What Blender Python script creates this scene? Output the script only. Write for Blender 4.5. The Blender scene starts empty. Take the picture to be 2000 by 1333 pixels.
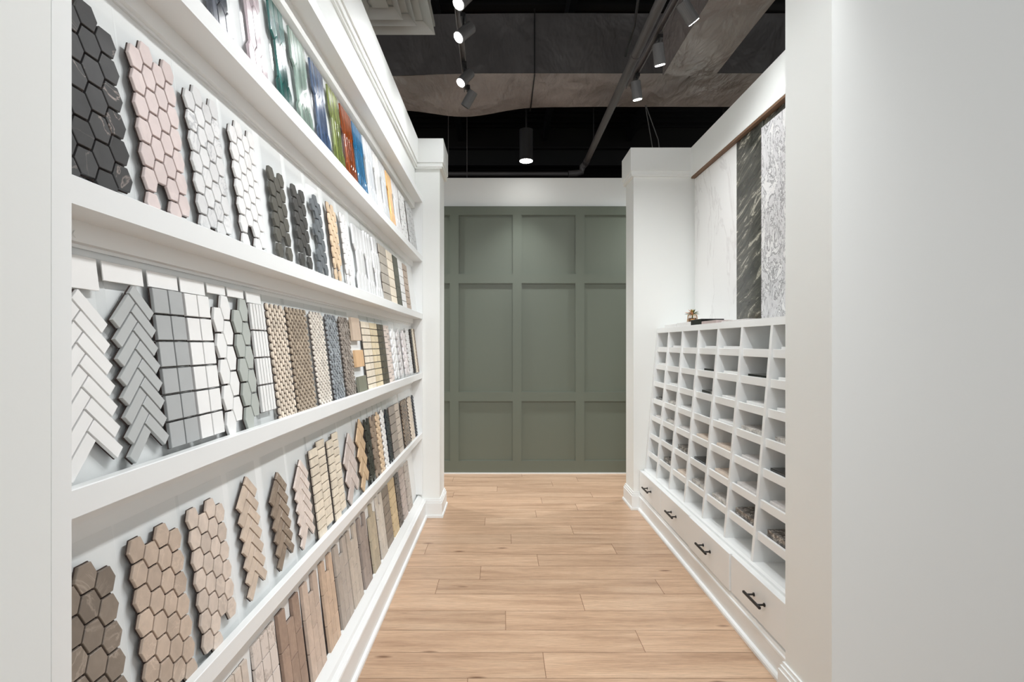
import bpy, math, random
from mathutils import Vector, Matrix, noise
random.seed(11)
C = bpy.context.scene.collection
SC = bpy.context.scene
PI = math.pi

# ------------------------------------------------------------------ camera
cam_d = bpy.data.cameras.new('camera'); cam = bpy.data.objects.new('camera', cam_d); C.objects.link(cam)
cam.location = (0, 0, 1.35); cam.rotation_euler = (PI/2, 0, 0)
cam_d.sensor_width = 36; cam_d.lens = 1050/2000*36
cam_d.shift_x = 19/2000; cam_d.shift_y = 5.5/2000
cam_d.clip_start = 0.02; cam_d.clip_end = 60
SC.camera = cam
# ------------------------------------------------------------------ world, colour
w = bpy.data.worlds.new('world'); SC.world = w; w.use_nodes = True
w.node_tree.nodes['Background'].inputs[0].default_value = (0.94, 0.97, 1.0, 1)
w.node_tree.nodes['Background'].inputs[1].default_value = 0.60
SC.view_settings.view_transform = 'Standard'; SC.view_settings.look = 'None'
SC.view_settings.gamma = 1; SC.view_settings.use_curve_mapping = False
SC.view_settings.exposure = 0.62

def spot(name, loc, aim, power, size=95, blend=0.9, rad=0.05, col=(0.97, 0.985, 1.0)):
    d = bpy.data.lights.new(name, 'SPOT'); d.energy = power; d.spot_size = math.radians(size)
    d.spot_blend = blend; d.shadow_soft_size = rad; d.color = col
    o = bpy.data.objects.new(name, d); C.objects.link(o); o.location = loc
    o.rotation_euler = (Vector(aim)-Vector(loc)).to_track_quat('-Z', 'Y').to_euler()
    return o
# track heads: (location, aim, power).  Left track x=-0.24, right track x=0.93
HEADS_L = [((-0.20, 2.73, 3.10), (-0.62, 2.62, 2.0)), ((-0.22, 3.03, 3.10), (-0.55, 2.85, 2.2)),
           ((-0.25, 3.55, 3.10), (-0.60, 3.42, 2.2)), ((-0.245, 3.87, 3.10), (-0.60, 4.0, 2.5))]
HEADS_R = [((0.98, 2.82, 3.08), (1.45, 3.0, 2.25)), ((0.945, 3.24, 3.08), (1.30, 3.36, 1.9)),
           ((0.925, 3.70, 3.08), (1.20, 3.80, 1.9))]
HEADS_N = [((0.98, 0.90, 3.08), (-0.66, 1.25, 1.0)), ((0.98, 1.50, 3.08), (-0.66, 1.9, 0.8)),
           ((0.98, 2.15, 3.08), (-0.66, 2.7, 0.7)), ((-0.20, 0.30, 3.10), (1.25, 3.1, 1.0)),
           ((-0.20, 0.75, 3.10), (0.2, 1.6, 0.0))]
for (l, a), p in zip(HEADS_L, (30, 30, 30, 14)): spot('spot_light', l, a, p, 110)
for l, a in HEADS_R: spot('spot_light', l, a, 32, 105)
for (l, a), p in zip(HEADS_N, (92, 105, 118, 34, 10)): spot('spot_light', l, a, p, 110)
spot('spot_light', (0.23, 5.23, 3.11), (0.1, 5.0, 0), 55, 92, 1.0, 0.06)
DOWN_FILL = [(-1.65, 5.23, 3.11), (2.15, 5.23, 3.11), (-3.2, 5.23, 3.11), (3.7, 5.23, 3.11)]  # unseen downlights added to brighten the cross aisle and far floor
for l in DOWN_FILL: spot('spot_light', l, (l[0]*0.6, l[1]-0.1, 0), 95, 140, 0.9, 0.06)
HEADS_FILL = [((0.37, 2.25, 3.30), (0.30, 4.3, 0.0)), ((0.37, 1.35, 3.30), (0.25, 3.2, 0.0))]  # extra heads out of view, added to lift the middle and far aisle
for l, a in HEADS_FILL: spot('spot_light', l, a, 110, 95, 1.0, 0.06)

# ------------------------------------------------------------------ helpers
def link(name, me, mat=None, parent=None, label=None):
    o = bpy.data.objects.new(name, me); C.objects.link(o)
    if mat is not None and not me.materials: me.materials.append(mat)
    if parent is not None: o.parent = parent
    if label: o['label'] = label
    return o
def tag(o, label, cat, group=None, kind=None):
    o['label'] = label; o['category'] = cat
    if group: o['group'] = group
    if kind: o['kind'] = kind
    return o
def empty(name, label, cat, loc=(0, 0, 0), group=None):
    o = bpy.data.objects.new(name, None); C.objects.link(o); o.location = loc; o.empty_display_size = 0.05
    return tag(o, label, cat, group)
def struct(o): o['kind'] = 'structure'; return o

class MB:
    def __init__(s): s.v = []; s.f = []; s.t = []; s.m = []
    def add(s, vs, fs, tint=0.5, mi=0):
        b = len(s.v); s.v += [tuple(p) for p in vs]; s.t += [tint]*len(vs)
        s.f += [tuple(b+i for i in f) for f in fs]; s.m += [mi]*len(fs)
    def box(s, x0, x1, y0, y1, z0, z1, bev=0.0, tint=0.5, mi=0):
        if x0 > x1: x0, x1 = x1, x0
        if y0 > y1: y0, y1 = y1, y0
        if z0 > z1: z0, z1 = z1, z0
        if bev <= 0:
            vs = [(x, y, z) for z in (z0, z1) for x, y in ((x0, y0), (x1, y0), (x1, y1), (x0, y1))]
            s.add(vs, [(3, 2, 1, 0), (4, 5, 6, 7), (0, 1, 5, 4), (1, 2, 6, 5), (2, 3, 7, 6), (3, 0, 4, 7)], tint, mi); return
        # chamfered box: three offset rings
        b = min(bev, (x1-x0)/2.2, (y1-y0)/2.2, (z1-z0)/2.2); vs = []; 
        def ring(z, i): 
            return [(x0+i, y0+b, z), (x0+b, y0+i, z), (x1-b, y0+i, z), (x1-i, y0+b, z), (x1-i, y1-b, z), (x1-b, y1-i, z), (x0+b, y1-i, z), (x0+i, y1-b, z)]
        vs = ring(z0, b*0.98) + ring(z0+b, 0) + ring(z1-b, 0) + ring(z1, b*0.98)
        fs = [tuple(reversed(range(8))), tuple(range(24, 32))]
        for k in range(3):
            for i in range(8):
                j = (i+1) % 8; fs.append((k*8+i, k*8+j, k*8+8+j, k*8+8+i))
        s.add(vs, fs, tint, mi)
    def prism_y(s, prof0, y0, y1, prof1=None, mi=0):
        """closed profile [(x,z)] swept from y0 to y1"""
        prof1 = prof1 or prof0; n = len(prof0)
        vs = [(x, y0, z) for x, z in prof0] + [(x, y1, z) for x, z in prof1]
        a = sum(prof0[i][0]*prof0[(i+1) % n][1]-prof0[(i+1) % n][0]*prof0[i][1] for i in range(n))
        fs = [tuple(range(n)), tuple(reversed(range(n, 2*n)))] + [(i, n+i, n+(i+1) % n, (i+1) % n) for i in range(n)]
        if a < 0: fs = [tuple(reversed(f)) for f in fs]
        # orientation: x-z profile seen from -y is counter-clockwise when a>0
        s.add(vs, fs, 0.5, mi)
    def prism_x(s, prof, x0, x1, mi=0):
        """closed profile [(y,z)] swept along x"""
        n = len(prof); a = sum(prof[i][0]*prof[(i+1) % n][1]-prof[(i+1) % n][0]*prof[i][1] for i in range(n))
        if a < 0: prof = prof[::-1]
        vs = [(x0, y, z) for y, z in prof] + [(x1, y, z) for y, z in prof]
        fs = [tuple(reversed(range(n))), tuple(range(n, 2*n))] + [(i, (i+1) % n, n+(i+1) % n, n+i) for i in range(n)]
        s.add(vs, fs, 0.5, mi)
    def tube(s, pts, r, n=12, mi=0, cap=True):
        pts = [Vector(p) for p in pts]; rs = r if isinstance(r, (list, tuple)) else [r]*len(pts); vs = []
        up = Vector((0, 0, 1))
        for i, p in enumerate(pts):
            t = (pts[min(i+1, len(pts)-1)]-pts[max(i-1, 0)]).normalized()
            u = t.cross(up)
            if u.length < 1e-3: u = t.cross(Vector((0, 1, 0)))
            u.normalize(); v = u.cross(t).normalized()
            for k in range(n):
                a = 2*PI*k/n; vs.append(p+(u*math.cos(a)+v*math.sin(a))*rs[i])
        fs = [(i*n+k, i*n+(k+1) % n, (i+1)*n+(k+1) % n, (i+1)*n+k) for i in range(len(pts)-1) for k in range(n)]
        if cap: fs += [tuple(reversed(range(n))), tuple(range((len(pts)-1)*n, len(pts)*n))]
        s.add(vs, fs, 0.5, mi)
    def chip(s, poly, t, bev, M, tint, z0=0.0, mi=0):
        """poly in (u,v), counter-clockwise; extruded along n, edges chamfered; M maps to local space"""
        n = len(poly); cx = sum(p[0] for p in poly)/n; cy = sum(p[1] for p in poly)/n
        vs = []
        for z, ins in ((z0, 0), (z0+t-bev, 0), (z0+t, bev)):
            for (x, y) in poly:
                d = math.hypot(cx-x, cy-y) or 1
                vs.append(M((x+(cx-x)*ins/d, y+(cy-y)*ins/d, z)))
        fs = [tuple(range(2*n, 3*n))]
        for k in range(2):
            for i in range(n):
                j = (i+1) % n; fs.append((k*n+i, k*n+j, (k+1)*n+j, (k+1)*n+i))
        s.add(vs, fs, tint, mi)
    def mesh(s, name, mats, smooth=False):
        me = bpy.data.meshes.new(name); me.from_pydata(s.v, [], s.f); me.update()
        for m in (mats if isinstance(mats, (list, tuple)) else [mats]): me.materials.append(m)
        me.polygons.foreach_set('material_index', s.m)
        if smooth: me.polygons.foreach_set('use_smooth', [True]*len(me.polygons))
        at = me.color_attributes.new('tint', 'FLOAT_COLOR', 'POINT')
        flat = []
        for t in s.t: flat += [t, t, t, 1]
        at.data.foreach_set('color', flat)
        return me
    def obj(s, name, mats, parent=None, label=None, smooth=False):
        return link(name, s.mesh(name, mats, smooth), None, parent, label)

# ------------------------------------------------------------------ materials
def newmat(name):
    m = bpy.data.materials.new(name); m.use_nodes = True; nt = m.node_tree
    return m, nt, nt.nodes['Principled BSDF']
def N(nt, t, **kw):
    n = nt.nodes.new(t)
    for k, v in kw.items(): setattr(n, k, v)
    return n
def coords(nt, scale=(1, 1, 1), obj=True, rot=(0, 0, 0)):
    tc = N(nt, 'ShaderNodeTexCoord'); mp = N(nt, 'ShaderNodeMapping')
    mp.inputs['Scale'].default_value = scale; mp.inputs['Rotation'].default_value = rot
    nt.links.new(tc.outputs['Object'], mp.inputs[0]); return mp.outputs[0]
def noise_t(nt, vec, scale, detail=4, rough=0.55, dist=0):
    n = N(nt, 'ShaderNodeTexNoise'); n.inputs['Scale'].default_value = scale; n.inputs['Detail'].default_value = detail
    n.inputs['Roughness'].default_value = rough; n.inputs['Distortion'].default_value = dist
    nt.links.new(vec, n.inputs['Vector']); return n
def ramp(nt, fac, stops):
    r = N(nt, 'ShaderNodeValToRGB'); e = r.color_ramp.elements
    while len(e) < len(stops): e.new(0.5)
    for i, (p, c) in enumerate(stops):
        e[i].position = p; e[i].color = (c, c, c, 1) if not isinstance(c, tuple) else (*c, 1)
    nt.links.new(fac, r.inputs[0]); return r.outputs[0]
def mix(nt, fac, a, b, mode='MIX'):
    m = N(nt, 'ShaderNodeMix', data_type='RGBA', blend_type=mode)
    if isinstance(fac, (int, float)): m.inputs[0].default_value = fac
    else: nt.links.new(fac, m.inputs[0])
    for i, x in ((6, a), (7, b)):
        if isinstance(x, tuple): m.inputs[i].default_value = (*x, 1)
        else: nt.links.new(x, m.inputs[i])
    return m.outputs[2]
def bump(nt, bsdf, h, strength=0.2, dist=0.002):
    b = N(nt, 'ShaderNodeBump'); b.inputs['Strength'].default_value = strength; b.inputs['Distance'].default_value = dist
    nt.links.new(h, b.inputs['Height']); nt.links.new(b.outputs[0], bsdf.inputs['Normal'])
def lin(c): return tuple((x/12.92 if x <= 0.04045 else ((x+0.055)/1.055)**2.4) for x in [v/255 for v in c])

def paint(name, rgb, rough=0.45, bstr=0.05):
    m, nt, b = newmat(name); b.inputs['Base Color'].default_value = (*lin(rgb), 1); b.inputs['Roughness'].default_value = rough
    n = noise_t(nt, coords(nt), 220, 3); bump(nt, b, n.outputs[0], bstr, 0.0006); return m
WHITE = paint('white_satin_paint', (239, 241, 240), 0.35)
WALLP = paint('white_wall_paint', (239, 241, 238), 0.6, 0.15)
GREEN = paint('sage_green_paint', (109, 116, 104), 0.30, 0.1)
BLACKC = paint('black_ceiling_paint', (26, 25, 25), 0.7, 0.3)
DARKW = paint('dark_brown_far_wall', (34, 30, 28), 0.8)
BLKMET = paint('black_metal', (18, 17, 17), 0.4)
GREYMET = paint('grey_metal_lamp', (88, 87, 86), 0.4)
PIPE = paint('grey_painted_pipe', (84, 80, 79), 0.5)
DIFF = paint('diffuser_grey_white_metal', (178, 180, 176), 0.45)
WOODRAIL = paint('raw_wood_rail', (120, 92, 70), 0.6)
def metal(name, rgb, rough):
    m, nt, b = newmat(name); b.inputs['Base Color'].default_value = (*lin(rgb), 1); b.inputs['Metallic'].default_value = 1
    b.inputs['Roughness'].default_value = rough; return m
GOLD = metal('gold_wire', (212, 160, 92), 0.25)
def emis(name, col, s):
    m, nt, b = newmat(name); b.inputs['Base Color'].default_value = (*col, 1); b.inputs['Emission Color'].default_value = (*col, 1)
    b.inputs['Emission Strength'].default_value = s; return m
LENS = emis('lit_lamp_lens', (1, 0.99, 0.97), 22)
def duct_mat():
    m, nt, b = newmat('wrapped_duct_foil'); v = coords(nt)
    n = noise_t(nt, v, 1.6, 5, 0.6, 0.6)
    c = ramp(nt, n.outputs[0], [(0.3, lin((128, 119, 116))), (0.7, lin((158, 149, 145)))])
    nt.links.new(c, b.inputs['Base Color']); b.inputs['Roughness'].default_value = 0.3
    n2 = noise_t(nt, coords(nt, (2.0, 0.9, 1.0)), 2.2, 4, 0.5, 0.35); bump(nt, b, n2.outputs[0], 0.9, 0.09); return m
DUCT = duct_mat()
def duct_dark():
    m, nt, b = newmat('dark_shaded_duct_wrap'); b.inputs['Base Color'].default_value = (*lin((84, 81, 80)), 1); b.inputs['Roughness'].default_value = 0.45
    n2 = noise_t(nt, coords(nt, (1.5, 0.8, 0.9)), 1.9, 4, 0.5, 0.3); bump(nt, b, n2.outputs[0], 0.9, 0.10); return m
DUCTB = duct_dark()  # dark tone for duct fronts: shade put into the wrap colour

def clear_mat():
    m = bpy.data.materials.new('clear_acrylic'); m.use_nodes = True; nt = m.node_tree; nt.nodes.clear()
    o = N(nt, 'ShaderNodeOutputMaterial'); t = N(nt, 'ShaderNodeBsdfTransparent'); g = N(nt, 'ShaderNodeBsdfGlossy')
    t.inputs[0].default_value = (0.985, 0.988, 0.988, 1); g.inputs['Roughness'].default_value = 0.12
    fr = N(nt, 'ShaderNodeFresnel'); fr.inputs[0].default_value = 1.42; mx = N(nt, 'ShaderNodeMixShader')
    ge = N(nt, 'ShaderNodeNewGeometry'); inv = N(nt, 'ShaderNodeMath', operation='SUBTRACT'); inv.inputs[0].default_value = 1
    nt.links.new(ge.outputs['Backfacing'], inv.inputs[1]); ml = N(nt, 'ShaderNodeMath', operation='MULTIPLY')
    nt.links.new(fr.outputs[0], ml.inputs[0]); nt.links.new(inv.outputs[0], ml.inputs[1]); nt.links.new(ml.outputs[0], mx.inputs[0]); nt.links.new(t.outputs[0], mx.inputs[1]); nt.links.new(g.outputs[0], mx.inputs[2])
    nt.links.new(mx.outputs[0], o.inputs[0]); return m
CLEAR = clear_mat()

MC = {}
def stone(name, rgb, var=0.16, vein=None, vamt=0.0, rough=0.4, vscale=9, coat=0.0, mott=0.12, bumpy=0.0, spec=0.5, trans=0.0, stretch=(1, 1, 1), vwidth=0.035):
    """one mosaic material: base colour, per-chip variation, mottling, thin veins"""
    if name in MC: return MC[name]
    m, nt, b = newmat(name); v = coords(nt, stretch)
    at = N(nt, 'ShaderNodeAttribute', attribute_name='tint')
    base = lin(rgb)
    n1 = noise_t(nt, v, 28, 5, 0.62, 0.4)
    lo = tuple(x*(1-mott) for x in base); hi = tuple(min(1, x*(1+mott)) for x in base)
    c = ramp(nt, n1.outputs[0], [(0.3, lo), (0.7, hi)])
    k = ramp(nt, at.outputs['Fac'], [(0, 1-var), (1, 1.0)])
    c = mix(nt, 1.0, c, k, 'MULTIPLY')
    if vein:
        # veins shift from chip to chip
        sc = N(nt, 'ShaderNodeVectorMath', operation='MULTIPLY'); nt.links.new(at.outputs['Color'], sc.inputs[0]); sc.inputs[1].default_value = (7, 5, 3)
        ad = N(nt, 'ShaderNodeVectorMath', operation='ADD'); nt.links.new(v, ad.inputs[0]); nt.links.new(sc.outputs[0], ad.inputs[1])
        n2 = noise_t(nt, ad.outputs[0], vscale, 5, 0.6, 1.0)
        lines = ramp(nt, n2.outputs[0], [(0.5-vwidth, 0.0), (0.5, 1.0), (0.5+vwidth, 0.0)])
        n3 = noise_t(nt, ad.outputs[0], vscale*0.7, 2)
        msk = ramp(nt, n3.outputs[0], [(0.42, 0.0), (0.6, 1.0)])
        f = N(nt, 'ShaderNodeMath', operation='MULTIPLY'); nt.links.new(lines, f.inputs[0]); nt.links.new(msk, f.inputs[1])
        f2 = N(nt, 'ShaderNodeMath', operation='MULTIPLY'); nt.links.new(f.outputs[0], f2.inputs[0]); f2.inputs[1].default_value = vamt
        c = mix(nt, f2.outputs[0], c, lin(vein))
    nt.links.new(c, b.inputs['Base Color']); b.inputs['Roughness'].default_value = rough
    b.inputs['Coat Weight'].default_value = coat; b.inputs['Coat Roughness'].default_value = 0.05
    if trans: b.inputs['Transmission Weight'].default_value = trans
    if bumpy: bump(nt, b, noise_t(nt, v, 60, 3).outputs[0], bumpy, 0.002)
    MC[name] = m; return m
def glassy(name, rgb, var=0.3, stretch=(1, 9, 1), light=None, dark=0.45, rough=0.16):
    if name in MC: return MC[name]
    m, nt, b = newmat(name); base = lin(rgb); v = coords(nt, (30, 30, 3))
    n = noise_t(nt, v, 1.4, 3, 0.5, 0.3)
    c = ramp(nt, n.outputs[0], [(0.33, tuple(x*dark for x in base)), (0.55, base), (0.72, tuple(min(1, x*1.5+0.03) for x in base))])
    at = N(nt, 'ShaderNodeAttribute', attribute_name='tint'); k = ramp(nt, at.outputs['Fac'], [(0, 1-var), (1, 1.0)])
    c = mix(nt, 1.0, c, k, 'MULTIPLY')
    nt.links.new(c, b.inputs['Base Color']); b.inputs['Roughness'].default_value = rough
    b.inputs['Coat Weight'].default_value = 0.35; b.inputs['Coat Roughness'].default_value = 0.03
    bump(nt, b, noise_t(nt, v, 0.6, 1).outputs[0], 0.12, 0.003)
    MC[name] = m; return m

def floor_mat():
    m, nt, b = newmat('oak_plank_floor'); tc = N(nt, 'ShaderNodeTexCoord'); at = N(nt, 'ShaderNodeAttribute', attribute_name='tint')
    sc = N(nt, 'ShaderNodeVectorMath', operation='MULTIPLY'); nt.links.new(at.outputs['Color'], sc.inputs[0]); sc.inputs[1].default_value = (37, 23, 11)
    ad = N(nt, 'ShaderNodeVectorMath', operation='ADD'); nt.links.new(tc.outputs['Object'], ad.inputs[0]); nt.links.new(sc.outputs[0], ad.inputs[1])
    mp = N(nt, 'ShaderNodeMapping'); mp.inputs['Scale'].default_value = (0.9, 9, 1); nt.links.new(ad.outputs[0], mp.inputs[0])
    n1 = noise_t(nt, mp.outputs[0], 1.5, 6, 0.6, 0.35)
    c = ramp(nt, n1.outputs[0], [(0.28, lin((172, 139, 112))), (0.5, lin((199, 166, 137))), (0.75, lin((217, 187, 158)))])
    # fine pores
    mp2 = N(nt, 'ShaderNodeMapping'); mp2.inputs['Scale'].default_value = (6, 130, 1); nt.links.new(ad.outputs[0], mp2.inputs[0])
    n2 = noise_t(nt, mp2.outputs[0], 2.2, 4, 0.7)
    p = ramp(nt, n2.outputs[0], [(0.34, 0.78), (0.58, 1.05)]); c = mix(nt, 1.0, c, p, 'MULTIPLY')
    # cathedral grain : wave bands distorted
    mp3 = N(nt, 'ShaderNodeMapping'); mp3.inputs['Scale'].default_value = (1.1, 11, 1); nt.links.new(ad.outputs[0], mp3.inputs[0])
    wv = N(nt, 'ShaderNodeTexWave', wave_type='RINGS', rings_direction='Z'); wv.inputs['Scale'].default_value = 2.6
    wv.inputs['Distortion'].default_value = 5.5; wv.inputs['Detail'].default_value = 2; wv.inputs['Detail Scale'].default_value = 0.9
    nt.links.new(mp3.outputs[0], wv.inputs['Vector'])
    g = ramp(nt, wv.outputs['Fac'], [(0.0, 0.84), (0.3, 1.0), (1, 1.03)]); c = mix(nt, 0.8, c, g, 'MULTIPLY')
    # knots
    mp4 = N(nt, 'ShaderNodeMapping'); mp4.inputs['Scale'].default_value = (2.2, 7.5, 1); nt.links.new(ad.outputs[0], mp4.inputs[0])
    vo = N(nt, 'ShaderNodeTexVoronoi'); vo.inputs['Scale'].default_value = 1.0; nt.links.new(mp4.outputs[0], vo.inputs['Vector'])
    kn = ramp(nt, vo.outputs['Distance'], [(0.0, 1.0), (0.035, 0.8), (0.10, 0.0)]); 
    c = mix(nt, kn, c, lin((112, 78, 56)))
    k = ramp(nt, at.outputs['Fac'], [(0, 0.90), (1, 1.04)]); c = mix(nt, 1.0, c, k, 'MULTIPLY')
    nt.links.new(c, b.inputs['Base Color']); b.inputs['Roughness'].default_value = 0.38
    bump(nt, b, n2.outputs[0], 0.12, 0.001); return m
FLOOR = floor_mat()
SEAM = paint('plank_seam', (120, 88, 64), 0.8)

# ------------------------------------------------------------------ floor
Y0F, PW, PL = 2.168, 0.1824, 1.236
JX = {-1: -0.139, 0: .177, 1: .626, 2: .016, 3: .418, 4: -.362, 5: -.129, 6: .222, 7: -.4997, 8: .061, 9: .507, 10: -.131,
      11: .267, 12: .615, 13: .338, 14: -.438, 15: -.048, 16: .481, 17: -.49, 18: .2}
m = MB(); rf = random.Random(3)
XA, XB = -4.5, 5.0
m.box(XA, XB, -3.2, 8.0, -0.05, -0.0015, mi=1)
g = 0.0011
for k in range(-29, 32):
    ya, yb = Y0F+PW*k, Y0F+PW*(k+1)
    x = JX.get(k, rf.uniform(-.6, .6)); x -= PL*math.ceil((x-XA)/PL)
    while x < XB:
        a, b2 = max(x, XA)+g, min(x+PL, XB)-g
        if b2 > a+0.01: m.add([(a, ya+g, 0), (b2, ya+g, 0), (b2, yb-g, 0), (a, yb-g, 0)], [(0, 1, 2, 3)], rf.random())
        x += PL
struct(m.obj('floor', [FLOOR, SEAM]))

# ------------------------------------------------------------------ walls
def wall_obj(name, boxes, mat=WALLP):
    m = MB()
    for bx in boxes: m.box(*bx)
    return struct(m.obj(name, mat))
HT = 2.94
# back wall with green board-and-batten panelling
wall_obj('wall_back', [(-4.5, 5.0, 5.62, 5.75, 0, 3.085)])
m = MB(); s = 187.5
def PX(px): return (px-981)/s
def PZ(py): return 1.35-(py-672)/s
gz1 = PZ(404)
m.box(-4.5, 5.0, 5.600, 5.62, 0.0, gz1)
vb = []   # vertical battens between openings (pixel pitch 122.5, opening 105.5)
ox0 = 896.0
xs = [ox0+122.4*i for i in range(-9, 10)]
rows_z = [(421, 536), (554, 766), (784, 900)]
zt = [gz1, PZ(421), PZ(536), PZ(554), PZ(766), PZ(784), PZ(900), 0.012]
for za, zb in ((zt[1], zt[0]), (zt[3], zt[2]), (zt[5], zt[4]), (zt[7], zt[6])):
    m.box(-4.5, 5.0, 5.581, 5.600, za, zb)
for x in xs:
    for za, zb in ((zt[2], zt[1]), (zt[4], zt[3]), (zt[6], zt[5])):
        m.box(PX(x-17.0), PX(x), 5.581, 5.600, za, zb)
struct(m.obj('trim_1', GREEN))
m = MB()   # small bead lining inside each panel
for x in xs:
    for za, zb in ((zt[2], zt[1]), (zt[4], zt[3]), (zt[6], zt[5])):
        xa, xb = PX(x), PX(x+105.4); d = 0.006
        for bx in ((xa, xb, za, za+d), (xa, xb, zb-d, zb), (xa, xa+d, za+d, zb-d), (xb-d, xb, za+d, zb-d)):
            m.box(bx[0], bx[1], 5.590, 5.600, bx[2], bx[3])
struct(m.obj('trim_2', GREEN))
m = MB(); m.box(-4.5, 5.0, 5.572, 5.581, 0, 0.012); struct(m.obj('baseboard_back', WHITE))

# pilasters : (name, x0, x1, y0, y1)
def pilaster(name, x0, x1, y0, y1, caps, base):
    """caps: sides that carry cap and moulding"""
    m = MB(); m.box(x0, x1, y0, y1, 0, HT)
    sx0 = 'l' in caps; sx1 = 'r' in caps; sy0 = 'f' in caps; sy1 = 'b' in caps
    def ringbox(e, za, zb):
        m.box(x0-(e if sx0 else 0), x1+(e if sx1 else 0), y0-(e if sy0 else 0), y1+(e if sy1 else 0), za, zb)
    ringbox(0.030, 2.755, HT+0.001)
    ringbox(0.024, 2.725, 2.755); ringbox(0.018, 2.712, 2.725)
    struct(m.obj(name, WALLP))
    m = MB()
    def rb(e, za, zb):
        m.box(x0-(e if sx0 else -0.001), x1+(e if sx1 else -0.001), y0-(e if sy0 else -0.001), y1+(e if sy1 else -0.001), za, zb)
    rb(0.019, 0, 0.112); rb(0.014, 0.112, 0.128); rb(0.008, 0.128, 0.143); rb(0.028, 0, 0.016); rb(0.025, 0.016, 0.021)
    struct(m.obj(base, WHITE))
pilaster('wall_far_left', -0.95, -0.487, 4.19, 4.50, 'rfb', 'baseboard_far_left')
pilaster('wall_far_right', 1.071, 1.75, 4.385, 4.65, 'lfb', 'baseboard_far_right')
pilaster('wall_near_right', 1.071, 4.6, 1.7475, 2.034, 'lfb', 'baseboard_near_right')
pilaster('wall_near_left', -0.95, -0.487, -0.10, 0.580, 'r', 'baseboard_near_left')
# long walls
wall_obj('wall_left', [(-0.95, -0.74, 0.58, 4.19, 0, 2.45), (-0.95, -0.68, 0.58, 4.19, 2.40, HT)])
m = MB(); m.box(-0.95, -0.652, 0.58, 4.1895, 2.755, HT+0.001); m.box(-0.95, -0.660, 0.58, 4.1895, 2.725, 2.755); m.box(-0.95, -0.668, 0.58, 4.1895, 2.712, 2.725)
struct(m.obj('trim_3', WALLP))
wall_obj('wall_right', [(1.58, 1.75, 2.034, 4.385, 0, HT)])
m = MB(); m.box(1.53, 1.58, 2.034, 4.384, 2.705, HT+0.001); struct(m.obj('trim_4', WALLP))
m = MB(); m.box(1.533, 1.58, 2.06, 4.36, 2.690, 2.705); 
o = m.obj('slab_rail', WOODRAIL); tag(o, 'brown timber rail in the groove above the stone slabs', 'rail')

# outer side walls of the shop so the cross aisle ends somewhere
wall_obj('wall_outer_left', [(-4.6, -4.5, 1.0, 8.0, 0, 3.085)])
wall_obj('wall_outer_right', [(5.0, 5.1, 1.0, 8.0, 0, 3.085)])
# ceiling deck and the dark far wall seen over the partition
m = MB(); m.box(-5, 5.5, -1.6, 9.0, 4.60, 4.70)
for k in range(-4, 60):
    y = -1.4+0.18*k
    m.box(-5, 5.5, y, y+0.09, 4.56, 4.60)
struct(m.obj('ceiling', BLACKC))
wall_obj('wall_far_back', [(-5, 5.5, 8.0, 8.1, 0, 4.6)], DARKW)

# ------------------------------------------------------------------ left display rack
YN, YF = 0.742, 4.188
LN = [2.49, 2.058, 1.595, 1.139, 0.670, 0.187]     # lip tops at the near end
LF = [2.49, 2.030, 1.584, 1.125, 0.660, 0.170]     # and at the far end
def L(i, y): return LN[i]+(LF[i]-LN[i])*(y-0.77)/(4.19-0.77)
rack = empty('display_rack', 'white built-in wall rack with five sloping tiers of mosaic tile samples', 'display rack', (-0.62, YN, 0))
RO = Vector((-0.62, YN, 0))
def rel(o): o.location = -RO; return o
def lipprof(l, h=0.042, top=False):
    p = [(-0.620, l-0.0015), (-0.620, l-h), (-0.6918, l-h-0.001), (-0.6918, l-h-0.036), (-0.700, l-h-0.038), (-0.700, l-h-0.044), (-0.7385, l-h-0.044)]
    if top: p += [(-0.7385, l), (-0.6215, l)]
    else: p += [(-0.7385, l-0.026), (-0.6385, l-0.030), (-0.6385, l), (-0.6215, l)]
    return p
for i in range(0, 5):
    m = MB(); m.prism_y(lipprof(L(i, YN), top=(i == 0)), YN, YF, lipprof(L(i, YF), top=(i == 0)))
    rel(m.obj('shelf', WHITE, rack))
for i in range(1, 6):       # sloping back panels
    def bp(y):
        lo, up = L(i, y)-0.030, L(i-1, y)-0.086
        xo = -0.655 if i < 5 else -0.665
        return [(xo, lo), (-0.7055, up), (-0.7155, up), (xo-0.01, lo)]
    m = MB(); m.prism_y(bp(YN), YN, YF, bp(YF)); rel(m.obj('back_panel', WHITE, rack))
def basep(y):
    l = L(5, y)
    return [(-0.7385, 0), (-0.7385, l-0.030), (-0.657, l-0.030), (-0.657, l), (-0.6445, l), (-0.642, l-0.004), (-0.632, l-0.014), (-0.620, l-0.026),
            (-0.609, 0.140), (-0.600, 0.133), (-0.592, 0.133), (-0.590, 0.126), (-0.594, 0.120), (-0.594, 0.021), (-0.584, 0.019), (-0.580, 0.012), (-0.580, 0)]
m = MB(); m.prism_y(basep(YN), YN, YF, basep(YF)); rel(m.obj('base_moulding', WHITE, rack))
m = MB(); m.box(-0.74, -0.6198, 0.7395, 0.7738, 0, 2.489); rel(m.obj('end_stile', WHITE, rack))
m = MB(); m.box(-0.74, -0.6198, 4.168, 4.1895, 0.18, 2.489); rel(m.obj('end_stile', WHITE, rack))
m = MB(); m.prism_y([(-0.70, 0.60), (-0.70, 0.5), (-0.69, 0.5), (-0.69, 0.6)], 0.6, 0.7395)
o = MB(); o.box(-0.74, -0.66, 0.581, 0.7395, 0, 2.489); rel(o.obj('end_panel', WHITE, rack))
# small round grommets under the second lip
m = MB(); m.tube([(-0.6918, 0.870, 1.528), (-0.6895, 0.870, 1.528)], 0.0055, 14); rel(m.obj('screw_cover', WHITE, rack))

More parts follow.
